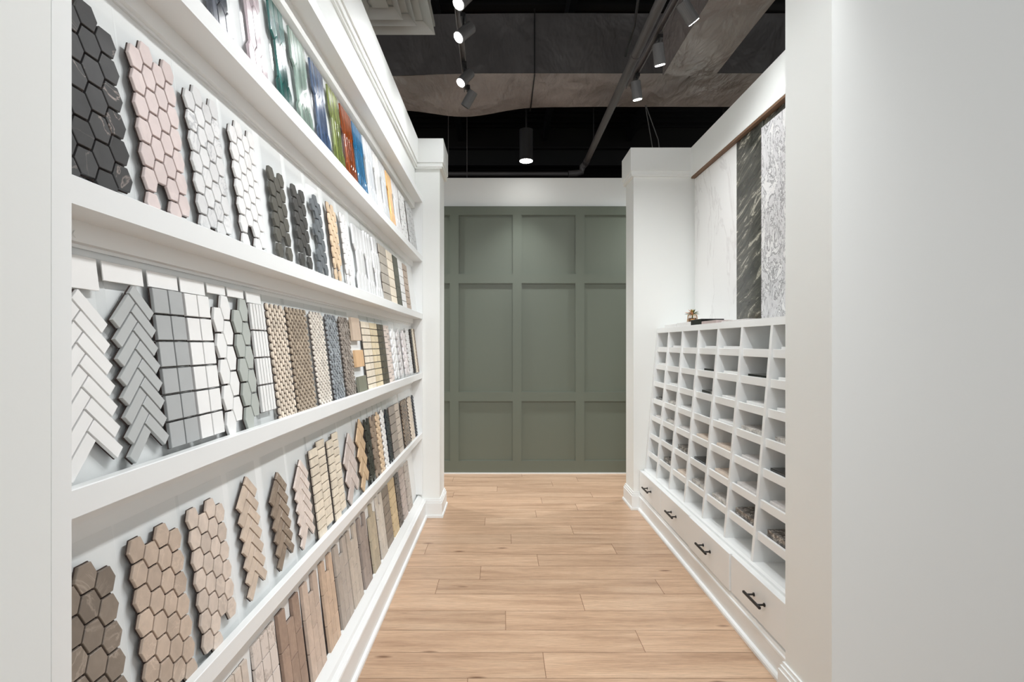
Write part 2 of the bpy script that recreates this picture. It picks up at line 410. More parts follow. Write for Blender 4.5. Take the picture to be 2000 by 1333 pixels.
# ------------------------------------------------------------------ mosaic patterns (u right, v up, metres)
def hexes(W, H, ch=0.0455, nc=4, up=True, gap=0.0042, skip=()):
    """flat-topped hexagons in nc columns, every other column half a tile higher (up) or lower"""
    cw = W/(1+0.765*(nc-1)); out = []
    for c in range(nc):
        u = cw/2+c*0.765*cw; hi = (c % 2 == 1) if up else (c % 2 == 0); v = ch/2+(ch/2 if hi else 0); r = 0
        while v+ch/2 <= H+0.002:
            if (c, r) not in skip:
                a = cw/2-gap*0.55; q = cw*0.265-gap*0.15; b = ch/2-gap/2
                out.append([(u+q, v-b), (u+a, v), (u+q, v+b), (u-q, v+b), (u-a, v), (u-q, v-b)])
            v += ch; r += 1
    return out
def picket(W, H, w=0.036, Lp=0.13, pt=0.018, gap=0.0022):
    """long pointed pickets, rows interlocking; ends cut at the sheet edge"""
    out = []; side = Lp-2*pt; pitch = side+pt; r = 0; v = -side*0.35; nc = max(2, round(W/w)); w = W/nc
    while v < H:
        off = w/2 if r % 2 else 0
        for c in range(nc-(r % 2)):
            cx = off+w*(c+0.5); a = w/2-gap/2; lo, hi = v, v+side; p = pt-gap*0.5
            pts = []
            pts += [(cx+a, lo), (cx+a, hi), (cx, hi+p), (cx-a, hi), (cx-a, lo), (cx, lo-p)]
            if lo-p < 0:
                if hi < 0.012: continue
                pts = [(cx+a, max(lo, 0.0)), (cx+a, hi), (cx, hi+p), (cx-a, hi), (cx-a, max(lo, 0.0))]
            elif hi+p > H:
                if lo > H-0.012: continue
                pts = [(cx+a, lo), (cx+a, min(hi, H)), (cx-a, min(hi, H)), (cx-a, lo), (cx, lo-p)]
            out.append(pts)
        v += pitch; r += 1
    return out
def grid(W, H, nx, ny, gap=0.004, off=0.0, jag=False):
    """bricks in columns; odd columns shifted by off*height"""
    out = []; cw = W/nx; ch = H/ny
    for c in range(nx):
        sh = off*ch*(c % 2)
        for r in range(-1, ny+1):
            v0, v1 = r*ch+sh, (r+1)*ch+sh
            if not jag: v0, v1 = max(0, v0), min(H, v1)
            elif r < 0 or r >= ny: continue
            if v1-v0 < ch*0.2: continue
            out.append([(c*cw+gap/2, v0+gap/2), ((c+1)*cw-gap/2, v0+gap/2), ((c+1)*cw-gap/2, v1-gap/2), (c*cw+gap/2, v1-gap/2)])
    return out
def lattice(W, H, nc=3, Lb=0.125, gap=0.0024, ph=0.0):
    """long vertical bars, each column shifted: castellated top"""
    out = []; cw = W/nc
    for c in range(nc):
        top = H - (0.0 if c % 2 == int(ph) else 0.055); v = top
        while v > 0.012:
            v0 = max(0, v-Lb); out.append([(c*cw+gap/2, v0+gap/2), ((c+1)*cw-gap/2, v0+gap/2), ((c+1)*cw-gap/2, v-gap/2), (c*cw+gap/2, v-gap/2)]); v -= Lb
    return out
def herring(W, H, pitch=0.036, gap=0.0032):
    """herringbone column: bars at 45 degrees, left and right bars interlock under each apex"""
    w = pitch/math.sqrt(2); Lb = (W*math.sqrt(2)-w)/2; out = []; k = 0; q = gap/2
    def rect(a0, a1, b0, b1):
        return [((a-b)/math.sqrt(2)+w/math.sqrt(2), (a+b)/math.sqrt(2)) for a, b in ((a0+q, b0+q), (a1-q, b0+q), (a1-q, b1-q), (a0+q, b1-q))]
    while (2*(k+1)*w+Lb)/math.sqrt(2) <= H+0.008:
        out.append(rect(k*w, k*w+Lb, k*w, (k+1)*w))
        out.append(rect(k*w+Lb, (k+1)*w+Lb, (k+1)*w-Lb, (k+1)*w)); k += 1
    return out
def ovals(W, H, w=0.013, h=0.022, gap=0.0040, seg=10):
    out = []; c = 0; u = w/2; dx = w*0.93
    while u+w/2 <= W+0.001:
        v = h/2+(h/2 if c % 2 else 0)
        while v+h/2 <= H+0.002:
            out.append([(u+math.cos(2*PI*k/seg)*(w-gap)/2, v+math.sin(2*PI*k/seg)*(h-gap)/2) for k in range(seg)]); v += h*1.0
        u += dx; c += 1
    return out
def fan(W, H, gap=0.002):
    """glossy arabesque leaf strip"""
    out = []; v = 0; n = 0
    pitch = 0.042
    while v+0.05 < H:
        for c in range(max(1, int(W/0.045))):
            cx = W/2 if int(W/0.045) < 2 else 0.0225+c*0.045
            a, b = 0.020, 0.026; cy = v+b+(0.02 if c % 2 else 0)
            out.append([(cx+math.cos(t)*a*(0.75+0.25*abs(math.cos(t))), cy+math.sin(t)*b) for t in [2*PI*k/12 for k in range(12)]])
        v += pitch*1.15
    return out
def ccw(p):
    a = sum(p[i][0]*p[(i+1) % len(p)][1]-p[(i+1) % len(p)][0]*p[i][1] for i in range(len(p)))
    return p if a > 0 else p[::-1]

ROWN = {1: 'top', 2: 'second', 3: 'middle', 4: 'fourth', 5: 'bottom'}
GROUT = paint('dark_grout_joint_shade', (62, 50, 46), 0.9)  # dark mesh and grout, with the shadow in the joints put into the colour
WHITEM = paint('white_mesh_grout', (222, 220, 216), 0.9)
GROUTL = paint('grey_mesh_grout', (150, 144, 138), 0.9)
THETA = math.atan2(0.050, 0.40)
def sample(row, ya, yb, polys, mat, label, v0=0.035, t=0.008, name='mosaic_sample', grout='auto', bev=0.0009, panel=True, pv=None, cat='tile sample', tjit=0.0):
    """one sample: clear board + mosaic sheet, leaning on tier `row`"""
    y = (ya+yb)/2; l = L(row, y); xb = (-0.6475 if row < 5 else -0.6610)
    root = empty(name, label, cat, (xb, ya, l-0.0285), 'mosaic tile samples on the %s tier of the left rack' % ROWN[row])
    root.rotation_euler = (0, -THETA, 0)
    rr = random.Random(hash((row, int(ya*1000))) & 0xffff)
    W = yb-ya
    M = lambda p: (p[2], p[0], p[1])          # local: n -> x, u -> y, v -> z
    if panel:
        m = MB(); pe = 0.014; top = pv or (0.388 if row not in (1,) else 0.37)
        m.box(0.0, 0.0035, -pe, W+pe, 0.0, top, 0.0008); m.obj('clear_board', CLEAR, root)
    z0 = 0.0037
    if grout == 'auto': grout = None if row == 1 else GROUT
    if grout is not None:
        m = MB()
        for k, q in enumerate(polys):
            cx = sum(p[0] for p in q)/len(q); cy = sum(p[1] for p in q)/len(q); e = 0.0016; z1 = z0+t*0.25+(k % 3)*0.00015
            vs = []
            for zz in (z0, z1):
                for (u, v) in ccw(q):
                    d = math.hypot(u-cx, v-cy) or 1
                    vs.append((zz, u+(u-cx)/d*e, v0+v+(v-cy)/d*e))
            n = len(q); m.add(vs, [tuple(range(n, 2*n))]+[(a, (a+1) % n, n+(a+1) % n, n+a) for a in range(n)])
        m.obj('mesh_backing', grout, root)
    m = MB()
    for q in polys:
        q = ccw([(u, v+v0) for u, v in q])
        m.chip(q, t+(rr.uniform(-tjit, tjit) if tjit else 0), bev, M, rr.random(), z0)
    m.obj('mosaic_sheet', mat, root)
    if row == 3 and yb < 1.6:
        m = MB(); m.box(z0, z0+0.003, 0.001, W-0.003, v0+max(p[1] for q in polys for p in q)+0.003, 0.386, 0.0006); m.obj('header_card', porc, root, 'white card above the mosaic')
    return root

S = sample
# --- materials for the stones
blackhex = stone('black_marble', (80, 80, 80), 0.25, (205, 190, 180), 0.6, 0.35, 6, vwidth=0.010)
pinkm = stone('pink_marble', (226, 211, 207), 0.08, (240, 225, 218), 0.4, 0.4, mott=0.05)
carr = stone('carrara_marble', (236, 236, 235), 0.12, (150, 152, 156), 0.6, 0.3, 12, mott=0.04)
whitem = stone('white_marble', (244, 243, 241), 0.05, (205, 200, 198), 0.3, 0.3, mott=0.03)
oliveg = stone('olive_grey_stone', (92, 90, 82), 0.15, rough=0.5)
darkg = stone('charcoal_stone', (72, 71, 68), 0.15, rough=0.5)
blueg = stone('blue_grey_stone', (104, 109, 112), 0.15, rough=0.5)
beige = stone('beige_stone', (226, 200, 168), 0.15, rough=0.4)
cream = stone('cream_stone', (238, 226, 206), 0.10, rough=0.4, mott=0.05)
porc = stone('white_porcelain', (244, 244, 242), 0.03, rough=0.25, mott=0.01, coat=0.3)
greypor = stone('pale_grey_porcelain', (190, 193, 192), 0.05, rough=0.35, mott=0.02)
greysq = stone('grey_porcelain', (178, 181, 181), 0.06, rough=0.3, mott=0.02)
sagepor = stone('grey_green_porcelain', (183, 188, 182), 0.05, rough=0.35, mott=0.02)
ovc = stone('cream_oval_marble', (232, 218, 200), 0.22, rough=0.4, mott=0.1)
ovt = stone('taupe_oval_marble', (186, 170, 150), 0.28, rough=0.4, mott=0.12)
ovw = stone('ivory_dot_marble', (238, 230, 218), 0.2, rough=0.4)
ovg = stone('blue_grey_dot_marble', (168, 174, 178), 0.4, rough=0.3)
ovb = stone('grey_brown_dot_marble', (172, 162, 152), 0.4, rough=0.3)
taupe = stone('taupe_wood_marble', (168, 152, 134), 0.2, rough=0.45, stretch=(1, 1, 0.3))
dktaupe = stone('dark_taupe_marble', (150, 134, 118), 0.22, (200, 185, 165), 0.5, 0.4, 14)
brownhex = stone('brown_grey_marble', (142, 130, 118), 0.25, (190, 175, 160), 0.5, 0.4, 10)
tanhex = stone('tan_brown_marble', (206, 186, 168), 0.25, (226, 206, 188), 0.6, 0.4, 12, vwidth=0.02)
tanhex2 = stone('sand_marble', (222, 206, 192), 0.2, (236, 220, 204), 0.4, 0.4, 12)
sand = stone('sand_wood_marble', (214, 196, 178), 0.15, rough=0.45)
pinksand = stone('rose_beige_marble', (228, 214, 204), 0.12, rough=0.4)
creamb = stone('cream_brick_marble', (234, 222, 202), 0.12, rough=0.35)
greypink = stone('grey_rose_wood_marble', (205, 192, 184), 0.15, rough=0.45)
tanw = stone('honey_tan_wood_marble', (206, 178, 144), 0.18, rough=0.45)
darkgr = stone('black_green_marble', (52, 54, 48), 0.3, (150, 150, 140), 0.4, 0.25)
brwn = stone('walnut_brown_stone', (158, 140, 122), 0.3, rough=0.4)
calac = stone('calacatta_marble', (232, 222, 214), 0.05, (140, 128, 118), 0.75, 0.3, 9, mott=0.03, vwidth=0.022)
lat1 = stone('chestnut_marble', (174, 150, 134), 0.25, (190, 168, 150), 0.4, 0.4, 12)
lat2 = stone('rosy_tan_marble', (212, 192, 176), 0.2, (220, 200, 184), 0.4, 0.4, 12)
lat3 = stone('peach_tan_marble', (218, 192, 168), 0.22, rough=0.4)
lat4 = stone('grey_taupe_marble', (192, 182, 172), 0.15, rough=0.4)
lat5 = stone('pale_taupe_marble', (206, 195, 182), 0.15, rough=0.4)
lat6 = stone('smoky_brown_marble', (168, 156, 148), 0.2, rough=0.4)
lat7 = stone('olive_beige_marble', (200, 188, 164), 0.25, rough=0.4)
lat8 = stone('light_cream_taupe_marble', (222, 214, 202), 0.15, rough=0.4)
greyb = stone('stone_grey_brick', (146, 136, 124), 0.2, (186, 176, 164), 0.4, 0.4)
yelc = stone('golden_cream_brick', (222, 200, 160), 0.15, rough=0.4)
espresso = stone('espresso_marble', (70, 62, 56), 0.3, (170, 160, 150), 0.5, 0.3)
pearl = stone('pearl_white_glass', (246, 246, 246), 0.06, rough=0.08, coat=0.6, mott=0.03)
woodp = stone('pale_oak_swatch', (204, 184, 164), 0.1, rough=0.5, stretch=(1, 6, 0.5))
woodo = stone('honey_oak_swatch', (214, 178, 138), 0.1, rough=0.5, stretch=(1, 6, 0.5))
woodg = stone('grey_green_oak_swatch', (128, 128, 112), 0.1, rough=0.5, stretch=(1, 6, 0.5))

H = 0.318
def X2Y(x, X=0.67): return X*1050/(981-x)
# ---- row 1 (top tier): glass pickets
R1 = [
 (401, 450, (92, 96, 104), 'dark grey glass picket mosaic, nearest sample on the top tier', 0.036),
 (480, 516, (214, 196, 200), 'pale pink glass picket mosaic on the top tier', 0.036),
 (538, 566, (36, 98, 92), 'deep teal glass picket mosaic on the top tier', 0.034),
 (578, 607, (150, 172, 160), 'sage green glass picket mosaic on the top tier', 0.036),
 (618, 642, (88, 108, 138), 'slate blue glass picket mosaic on the top tier', 0.034),
 (651, 670, (138, 150, 84), 'olive green glass picket mosaic on the top tier', 0.034),
 (675, 695, (150, 70, 18), 'burnt orange glass picket mosaic on the top tier', 0.034),
 (697, 715, (34, 120, 168), 'bright blue glass picket mosaic on the top tier', 0.034),
]
for x0, x1, rgb, lab, pw in R1:
    a, b2 = X2Y(x0, 0.655), X2Y(x1, 0.655); nm = lab.split(' glass')[0].replace(' ', '_')+'_glass'
    S(1, a, b2, picket(b2-a, 0.33, (b2-a)/max(2, round((b2-a)/pw)), 0.145, 0.02), glassy(nm, rgb), lab, 0.025, 0.007, bev=0.0018)
R1b = [
 (718, 734, (234, 238, 242), 'icy white glass picket mosaic beside the bright blue one, top tier'),
 (736, 747, (242, 242, 240), 'clear white glass picket mosaic, second past the bright blue one on the top tier'),
 (749, 759, (220, 223, 225), 'pale grey striped glass mosaic just before the amber one, top tier'),
 (761.5, 770.5, (246, 190, 120), 'amber glass picket mosaic near the far end of the top tier'),
 (772, 783, (236, 234, 234), 'white veined glass mosaic right behind the amber one, top tier'),
]
for x0, x1, rgb, lab in R1b:
    a, b2 = X2Y(x0, 0.655), X2Y(x1, 0.655); nm = lab.split(' glass')[0].replace(' ', '_')+'_glass'
    S(1, a, b2, picket(b2-a, 0.33, (b2-a)/4, 0.16, 0.02), glassy(nm, rgb, 0.06, dark=0.9), lab, 0.025, 0.007, bev=0.0018)
a, b2 = X2Y(785, .655), X2Y(795, .655)
S(1, a, b2, grid(b2-a, 0.33, 4, 5, 0.0042, 0.5), stone('white_veined_bar', (236, 236, 234), 0.1, (150, 150, 150), 0.5), 'white stacked bar mosaic with grey veins, second from the far end of the top tier', 0.025, grout=GROUTL)
a, b2 = X2Y(799, .655), X2Y(812, .655)
S(1, a, b2, grid(b2-a, 0.33, 6, 4, 0.004, 0.5), stone('grey_white_bar', (206, 207, 206), 0.25, (120, 120, 120), 0.5), 'grey and white striped bar mosaic at the far end of the top tier', 0.025, grout=GROUTL)

# ---- row 2
S(2, 0.768, 0.938, hexes(0.172, 0.345, 0.0465, 4), blackhex, 'black marble elongated hexagon mosaic, nearest sample on the second tier', 0.018)
S(2, .969, 1.110, hexes(0.143, 0.345, 0.0455, 4, skip=((1, 0),)), pinkm, 'pink marble elongated hexagon mosaic on the second tier', 0.018)
S(2, 1.140, 1.284, hexes(0.145, 0.345, 0.0455, 4), carr, 'white and grey veined marble hexagon mosaic on the second tier', 0.018)
S(2, 1.327, 1.470, hexes(0.145, 0.345, 0.0455, 4, skip=((1, 0),)), whitem, 'plain white marble hexagon mosaic on the second tier', 0.018)
S(2, 1.539, 1.655, hexes(0.117, 0.29, 0.045, 3, gap=0.0045, skip=((1, 0),)), oliveg, 'olive grey hexagon mosaic with open joints on the second tier', grout=None)
S(2, 1.712, 1.828, hexes(0.117, 0.29, 0.045, 3, gap=0.0045, skip=((1, 0),)), darkg, 'charcoal hexagon mosaic on the second tier, darkest of the small three', grout=None)
S(2, 1.886, 1.99, hexes(0.108, 0.30, 0.045, 3, gap=0.0045, skip=((0, 2), (0, 4))), blueg, 'blue grey hexagon mosaic on the second tier', grout=None)
S(2, 2.072, 2.182, hexes(0.110, 0.325, 0.044, 4, skip=((1, 0), (3, 0))), beige, 'beige small picket mosaic on the second tier')
S(2, 2.240, 2.337, hexes(0.098, 0.325, 0.044, 4, skip=((1, 0),)), whitem, 'white small picket mosaic beside the beige one, second tier', grout=GROUTL)
S(2, 2.418, 2.600, picket(0.18, 0.31, 0.06, 0.15, 0.03), pearl, 'glossy white mosaic of large long petals on the second tier', bev=0.003, grout=None)
S(2, 2.612, 2.750, picket(0.138, 0.335, 0.046, 0.15, 0.03), pearl, 'glossy white long diamond mosaic between leaf mosaic and grey squares', 0.02, bev=0.003, grout=None)
S(2, 2.775, 2.915, picket(0.14, 0.335, 0.047, 0.12, 0.025), pearl, 'glossy white petal mosaic next to the grey square mosaic', 0.02, bev=0.003, grout=None)
S(2, 2.935, 3.120, grid(0.185, 0.325, 1, 6, 0.0042), stone('grey_brown_square', (180, 172, 160), 0.15, (205, 198, 188), 0.4), 'warm grey square mosaic on the second tier', 0.02, grout=GROUT)
S(2, 3.140, 3.295, grid(0.155, 0.325, 1, 6, 0.0042), cream, 'cream square mosaic on the second tier between grey and dark green', 0.02, grout=GROUT)
S(2, 3.318, 3.462, grid(0.144, 0.325, 3, 5, 0.0015), stone('dark_green_bar', (88, 88, 76), 0.2, stretch=(1, 1, .2)), 'dark green grey vertical bar mosaic on the second tier', 0.02, grout=GROUT)
S(2, 3.482, 3.624, grid(0.142, 0.325, 1, 6, 0.0042), whitem, 'white square mosaic near the far end of the second tier', 0.02, grout=GROUT)
S(2, 3.646, 3.800, grid(0.154, 0.325, 1, 7, 0.0042), stone('taupe_square', (186, 166, 148), 0.12), 'taupe square mosaic at the far end of the second tier', 0.02, grout=GROUT)

# ---- row 3
S(3, 0.782, 0.914, herring(0.132, H, 0.035), porc, 'white herringbone mosaic, nearest sample on the middle tier', 0.028, 0.009)
S(3, 0.922, 1.030, herring(0.118, H, 0.034), greypor, 'pale grey herringbone mosaic on the middle tier', 0.028, 0.009)
S(3, 1.040, 1.140, grid(0.100, H, 2, 6, 0.0042), greysq, 'grey rectangle mosaic, two columns wide, on the middle tier', 0.035, 0.009, grout=GROUT)
S(3, 1.145, 1.243, grid(0.098, H, 2, 6, 0.0042), porc, 'white rectangle mosaic against the grey rectangle mosaic, middle tier', 0.035, 0.009, grout=GROUT)
S(3, 1.250, 1.336, hexes(0.0885, 0.345, 0.0622, 2), porc, 'large white hexagon mosaic on the middle tier', 0.02, 0.009)
S(3, 1.343, 1.430, hexes(0.0885, 0.345, 0.0622, 2), sagepor, 'large grey green hexagon mosaic on the middle tier', 0.02, 0.009)
S(3, 1.442, 1.530, grid(0.088, 0.30, 5, 4, 0.0042), porc, 'white slim vertical bar mosaic on the middle tier', 0.055, 0.009, grout=GROUT)
S(3, 1.548, 1.686, ovals(0.138, 0.352, 0.0175, 0.0235), ovc, 'cream oval pebble mosaic on the middle tier', 0.012, grout=GROUT)
S(3, 1.692, 1.864, ovals(0.172, 0.352, 0.0165, 0.022), ovt, 'taupe oval pebble mosaic on the middle tier', 0.012, grout=GROUT)
S(3, 1.893, 2.040, ovals(0.147, 0.352, 0.0165, 0.019), ovw, 'ivory dot mosaic on the middle tier', 0.012, grout=GROUT)
S(3, 2.062, 2.212, ovals(0.150, 0.352, 0.0165, 0.019), ovg, 'blue grey dot mosaic on the middle tier', 0.012, grout=GROUT, tjit=0.002)
S(3, 2.232, 2.372, ovals(0.140, 0.352, 0.0165, 0.019), ovb, 'grey brown dot mosaic on the middle tier', 0.012, grout=GROUT, tjit=0.002)
for (v0, hh, mt, lab) in ((0.262, 0.105, woodp, 'square pale oak swatch, highest of three on the middle tier'),
                          (0.140, 0.078, woodo, 'square honey oak swatch, centre of three on the middle tier'),
                          (0.012, 0.085, woodg, 'square grey green oak swatch, lowest of three on the middle tier')):
    l = L(3, 2.47); o = MB(); o.box(0.0037, 0.016, 0, 0.135, v0, v0+hh, 0.0012)
    q = o.obj('wood_swatch', mt); tag(q, lab, 'wood sample', 'three wood swatches on the middle tier')
    q.location = (-0.6475, 2.405, l-0.0285); q.rotation_euler = (0, -THETA, 0)
S(3, 2.590, 2.742, grid(0.152, 0.345, 2, 10, 0.0042), creamb, 'cream two column brick mosaic on the middle tier', 0.015, grout=GROUT)
S(3, 2.752, 2.902, grid(0.150, 0.345, 2, 10, 0.0042), stone('yellow_cream', (224, 208, 176), 0.14), 'yellow cream brick mosaic on the middle tier', 0.015, grout=GROUT)
S(3, 2.912, 3.060, grid(0.148, 0.345, 2, 10, 0.0042), stone('dark_olive_brick', (92, 86, 72), 0.3), 'dark olive brown brick mosaic on the middle tier', 0.015, grout=GROUT)
S(3, 3.078, 3.205, grid(0.127, 0.345, 2, 10, 0.004, 0.5), pinksand, 'rose white brick mosaic on the middle tier', 0.015, grout=GROUTL)
S(3, 3.250, 3.385, fan(0.135, 0.33), pearl, 'first glossy scalloped white mosaic past the brick mosaics, middle tier', bev=0.003, grout=None)
S(3, 3.430, 3.555, fan(0.125, 0.33), stone('pearl_grey', (214, 210, 210), 0.2, rough=0.1, coat=0.5), 'pearl grey scalloped mosaic on the middle tier', bev=0.003, grout=None)
S(3, 3.600, 3.735, fan(0.135, 0.33), stone('pearl_rose', (232, 224, 224), 0.2, rough=0.1, coat=0.5), 'rose tinted scalloped mosaic on the middle tier', bev=0.003, grout=None)
S(3, 3.765, 3.905, ovals(0.14, 0.335, 0.022, 0.03), carr, 'white and grey round dot mosaic near the far end of the middle tier', grout=GROUTL)
S(3, 3.935, 4.015, ovals(0.08, 0.335, 0.02, 0.02), stone('black_dot', (44, 44, 42), 0.3), 'black dot mosaic near the far end of the middle tier', grout=GROUT)
S(3, 4.045, 4.105, grid(0.06, 0.335, 2, 14, 0.002, 0.5), cream, 'narrow cream strip mosaic near the far end of the middle tier', grout=GROUT)
S(3, 4.130, 4.160, grid(0.03, 0.335, 1, 12, 0.002), brwn, 'narrow brown strip mosaic, last on the middle tier', grout=GROUT, panel=False)

# ---- row 4
S(4, 0.772, 0.940, hexes(0.168, 0.345, 0.0475, 4, True, skip=((0, 6), (1, 6))), brownhex, 'brown grey marble hexagon mosaic, nearest sample on the fourth tier', 0.020)
S(4, 0.973, 1.133, hexes(0.160, 0.345, 0.0455, 4, False), tanhex, 'tan brown veined hexagon mosaic on the fourth tier', 0.010)
S(4, 1.155, 1.308, hexes(0.153, 0.345, 0.0455, 4, False, skip=((2, 0), (3, 0))), tanhex2, 'sand coloured marble hexagon mosaic on the fourth tier', 0.010)
S(4, 1.365, 1.482, herring(0.117, 0.31, 0.038), sand, 'sand herringbone mosaic on the fourth tier', 0.045)
S(4, 1.548, 1.680, herring(0.127, 0.31, 0.038), dktaupe, 'dark taupe herringbone mosaic on the fourth tier', 0.045)
S(4, 1.724, 1.874, herring(0.135, 0.31, 0.038), pinksand, 'rose beige herringbone mosaic on the fourth tier', 0.040)
S(4, 1.888, 2.052, grid(0.160, 0.315, 2, 10, 0.0042, 0.55, True), creamb, 'cream offset brick mosaic on the fourth tier, nearer of two alike', 0.022, grout=GROUT)
S(4, 2.076, 2.216, grid(0.140, 0.315, 2, 10, 0.0042, 0.55, True), creamb, 'cream offset brick mosaic on the fourth tier, farther of two alike', 0.022, grout=GROUT)
S(4, 2.250, 2.445, herring(0.190, 0.335, 0.076), greypink, 'large grey rose herringbone mosaic on the fourth tier', 0.020)
S(4, 2.462, 2.612, herring(0.155, 0.335, 0.070), tanw, 'large honey tan herringbone mosaic on the fourth tier', 0.020)
S(4, 2.628, 2.728, hexes(0.102, 0.335, 0.055, 3), darkgr, 'black green long hexagon mosaic on the fourth tier', 0.012)
S(4, 2.742, 2.850, hexes(0.108, 0.335, 0.055, 3), brwn, 'walnut brown long hexagon mosaic on the fourth tier', 0.012)
S(4, 2.862, 2.952, hexes(0.092, 0.335, 0.032, 3), beige, 'beige small hexagon mosaic on the fourth tier', 0.012)
S(4, 2.970, 3.060, hexes(0.092, 0.335, 0.032, 3), whitem, 'white small hexagon mosaic on the fourth tier', 0.012)
S(4, 3.075, 3.180, hexes(0.105, 0.335, 0.05, 3), glassy('midnight_glass', (36, 46, 58)), 'midnight blue glass mosaic on the fourth tier', 0.012)
S(4, 3.212, 3.362, grid(0.150, 0.325, 1, 6, 0.0042), stone('grey_taupe_square', (168, 158, 148), 0.15), 'grey taupe square mosaic on the fourth tier', 0.012, grout=GROUT)
S(4, 3.382, 3.505, grid(0.123, 0.325, 1, 7, 0.0042), stone('beige_square', (206, 194, 180), 0.1), 'beige square mosaic on the fourth tier beside the grey taupe squares', 0.012, grout=GROUT)
S(4, 3.572, 3.790, ovals(0.218, 0.325, 0.022, 0.026), stone('brown_dot', (150, 132, 112), 0.6, rough=0.2), 'brown and beige dot mosaic near the far end of the fourth tier', 0.012, grout=GROUT)
S(4, 3.822, 3.985, ovals(0.163, 0.325, 0.022, 0.026), ovc, 'cream dot mosaic near the far end of the fourth tier', 0.012, grout=GROUT)
S(4, 4.020, 4.090, ovals(0.07, 0.325, 0.022, 0.024), stone('ink_blue_dot', (58, 66, 74), 0.3, rough=0.15), 'ink blue dot mosaic strip, last on the fourth tier', 0.012, grout=GROUT)

# ---- row 5
def H5(y): return 0.335
S(5, 1.150, 1.318, grid(0.168, H, 4, 5, 0.0042), calac, 'pale marble block mosaic, nearest on the bottom tier', 0.025, grout=GROUT, t=0.011)
S(5, 1.347, 1.452, grid(0.105, H, 3, 4, 0.0042), stone('cream_streaked', (226, 214, 202), 0.12, (160, 145, 130), 0.5), 'cream streaked bar mosaic, second on the bottom tier', 0.030, grout=GROUT, t=0.011)
S(5, 1.483, 1.628, grid(0.145, 0.335, 3, 5, 0.0042), calac, 'white marble grid mosaic with grey veins on the bottom tier', 0.025, grout=GROUT, t=0.011)
spec5 = [
 (1.645, 1.812, 3, 0, lat1, 'chestnut brown bar mosaic with stepped top on the bottom tier'),
 (1.845, 1.988, 3, 0, lat2, 'rosy tan bar mosaic with stepped top on the bottom tier'),
 (2.030, 2.162, 3, 0, lat3, 'peach tan bar mosaic with stepped top on the bottom tier'),
 (2.194, 2.352, 3, 0, lat4, 'grey taupe bar mosaic with stepped top on the bottom tier'),
 (2.366, 2.520, 3, 0, lat5, 'pale taupe bar mosaic with stepped top on the bottom tier'),
 (2.557, 2.690, 3, 0, lat6, 'smoky brown bar mosaic with stepped top on the bottom tier'),
 (2.740, 2.875, 3, 1, lat7, 'olive beige bar mosaic with stepped top on the bottom tier'),
 (2.922, 3.055, 3, 0, lat8, 'light cream bar mosaic with stepped top on the bottom tier')]
for a, b2, nc, ph, mt, lab in spec5:
    S(5, a, b2, lattice(b2-a, 0.345, nc, 0.118, 0.0024, ph), mt, lab, 0.018, t=0.014, bev=0.0014)
S(5, 3.075, 3.235, grid(0.160, 0.345, 1, 7, 0.0042), greyb, 'stone grey brick mosaic on the bottom tier', 0.015, grout=GROUT, t=0.011)
S(5, 3.260, 3.415, grid(0.155, 0.345, 1, 7, 0.0042), yelc, 'golden cream brick mosaic on the bottom tier', 0.015, grout=GROUT, t=0.011)
S(5, 3.436, 3.560, grid(0.124, 0.345, 3, 6, 0.0042, 0.5), espresso, 'espresso brown mosaic on the bottom tier', 0.015, grout=GROUT, t=0.011)
S(5, 3.590, 3.730, grid(0.140, 0.345, 2, 8, 0.0042), greypink, 'grey rose brick mosaic, second from the far end of the bottom tier', 0.015, grout=GROUT, t=0.011)
S(5, 3.770, 3.920, grid(0.150, 0.345, 2, 6, 0.0042, 0.5), lat4, 'grey taupe brick mosaic at the far end of the bottom tier', 0.015, grout=GROUT, t=0.011)

# ------------------------------------------------------------------ right cabinet
cab = empty('display_cabinet', 'white cabinet with a grid of slanted sample cubbies above four drawers', 'cabinet', (1.12, 2.04, 0))
CO = Vector((1.12, 2.04, 0))
def crel(o): o.location = -CO; return o
ZB, ZT = 0.335, 1.474
def XF(z): return 1.163+(z-0.32)/(1.474-0.32)*0.098
CY0, CY1 = 2.042, 4.378
m = MB()
m.prism_y([(1.575, 0.13), (1.575, 0.318), (1.128, 0.318), (1.128, 0.13)], CY0, CY1)
crel(m.obj('carcass', WHITE, cab))
m = MB()
m.prism_y([(1.575, 0), (1.575, 0.130), (1.131, 0.130), (1.121, 0.125), (1.118, 0.112), (1.112, 0.108), (1.111, 0.098), (1.113, 0.095), (1.113, 0.021), (1.101, 0.019), (1.096, 0.012), (1.096, 0)], CY0, CY1)
crel(m.obj('plinth', WHITE, cab))
m = MB(); m.prism_y([(XF(.318)-0.012, 0.318), (1.575, 0.318), (1.575, 0.335), (XF(.335)+0.002, 0.335), (XF(.33)-0.012, 0.330)], CY0, CY1); crel(m.obj('shelf', WHITE, cab))
m = MB(); m.prism_y([(XF(1.437), 1.437), (XF(1.474), 1.474), (1.575, 1.474), (1.575, 1.462), (XF(1.474)+0.03, 1.462), (XF(1.437)+0.02, 1.437)], CY0, CY1); crel(m.obj('top_board', WHITE, cab))
CW = 0.3115; DV = [4.378-CW*i for i in range(0, 8)]
tk = 0.023
for i, y in enumerate(DV):
    ya, yb = (y-tk, y) if i == 0 else (y-tk/2, y+tk/2)
    m = MB(); m.prism_y([(XF(.335), .335), (1.573, .335), (1.573, 1.462), (XF(1.45)+0.02, 1.462), (XF(1.437)+0.001, 1.437)], ya, yb); crel(m.obj('divider', WHITE, cab))
m = MB(); m.prism_y([(XF(.335), .335), (1.573, .335), (1.573, 1.462), (XF(1.45)+0.02, 1.462), (XF(1.437)+0.001, 1.437)], CY0, DV[-1]-tk/2); crel(m.obj('end_panel', WHITE, cab))
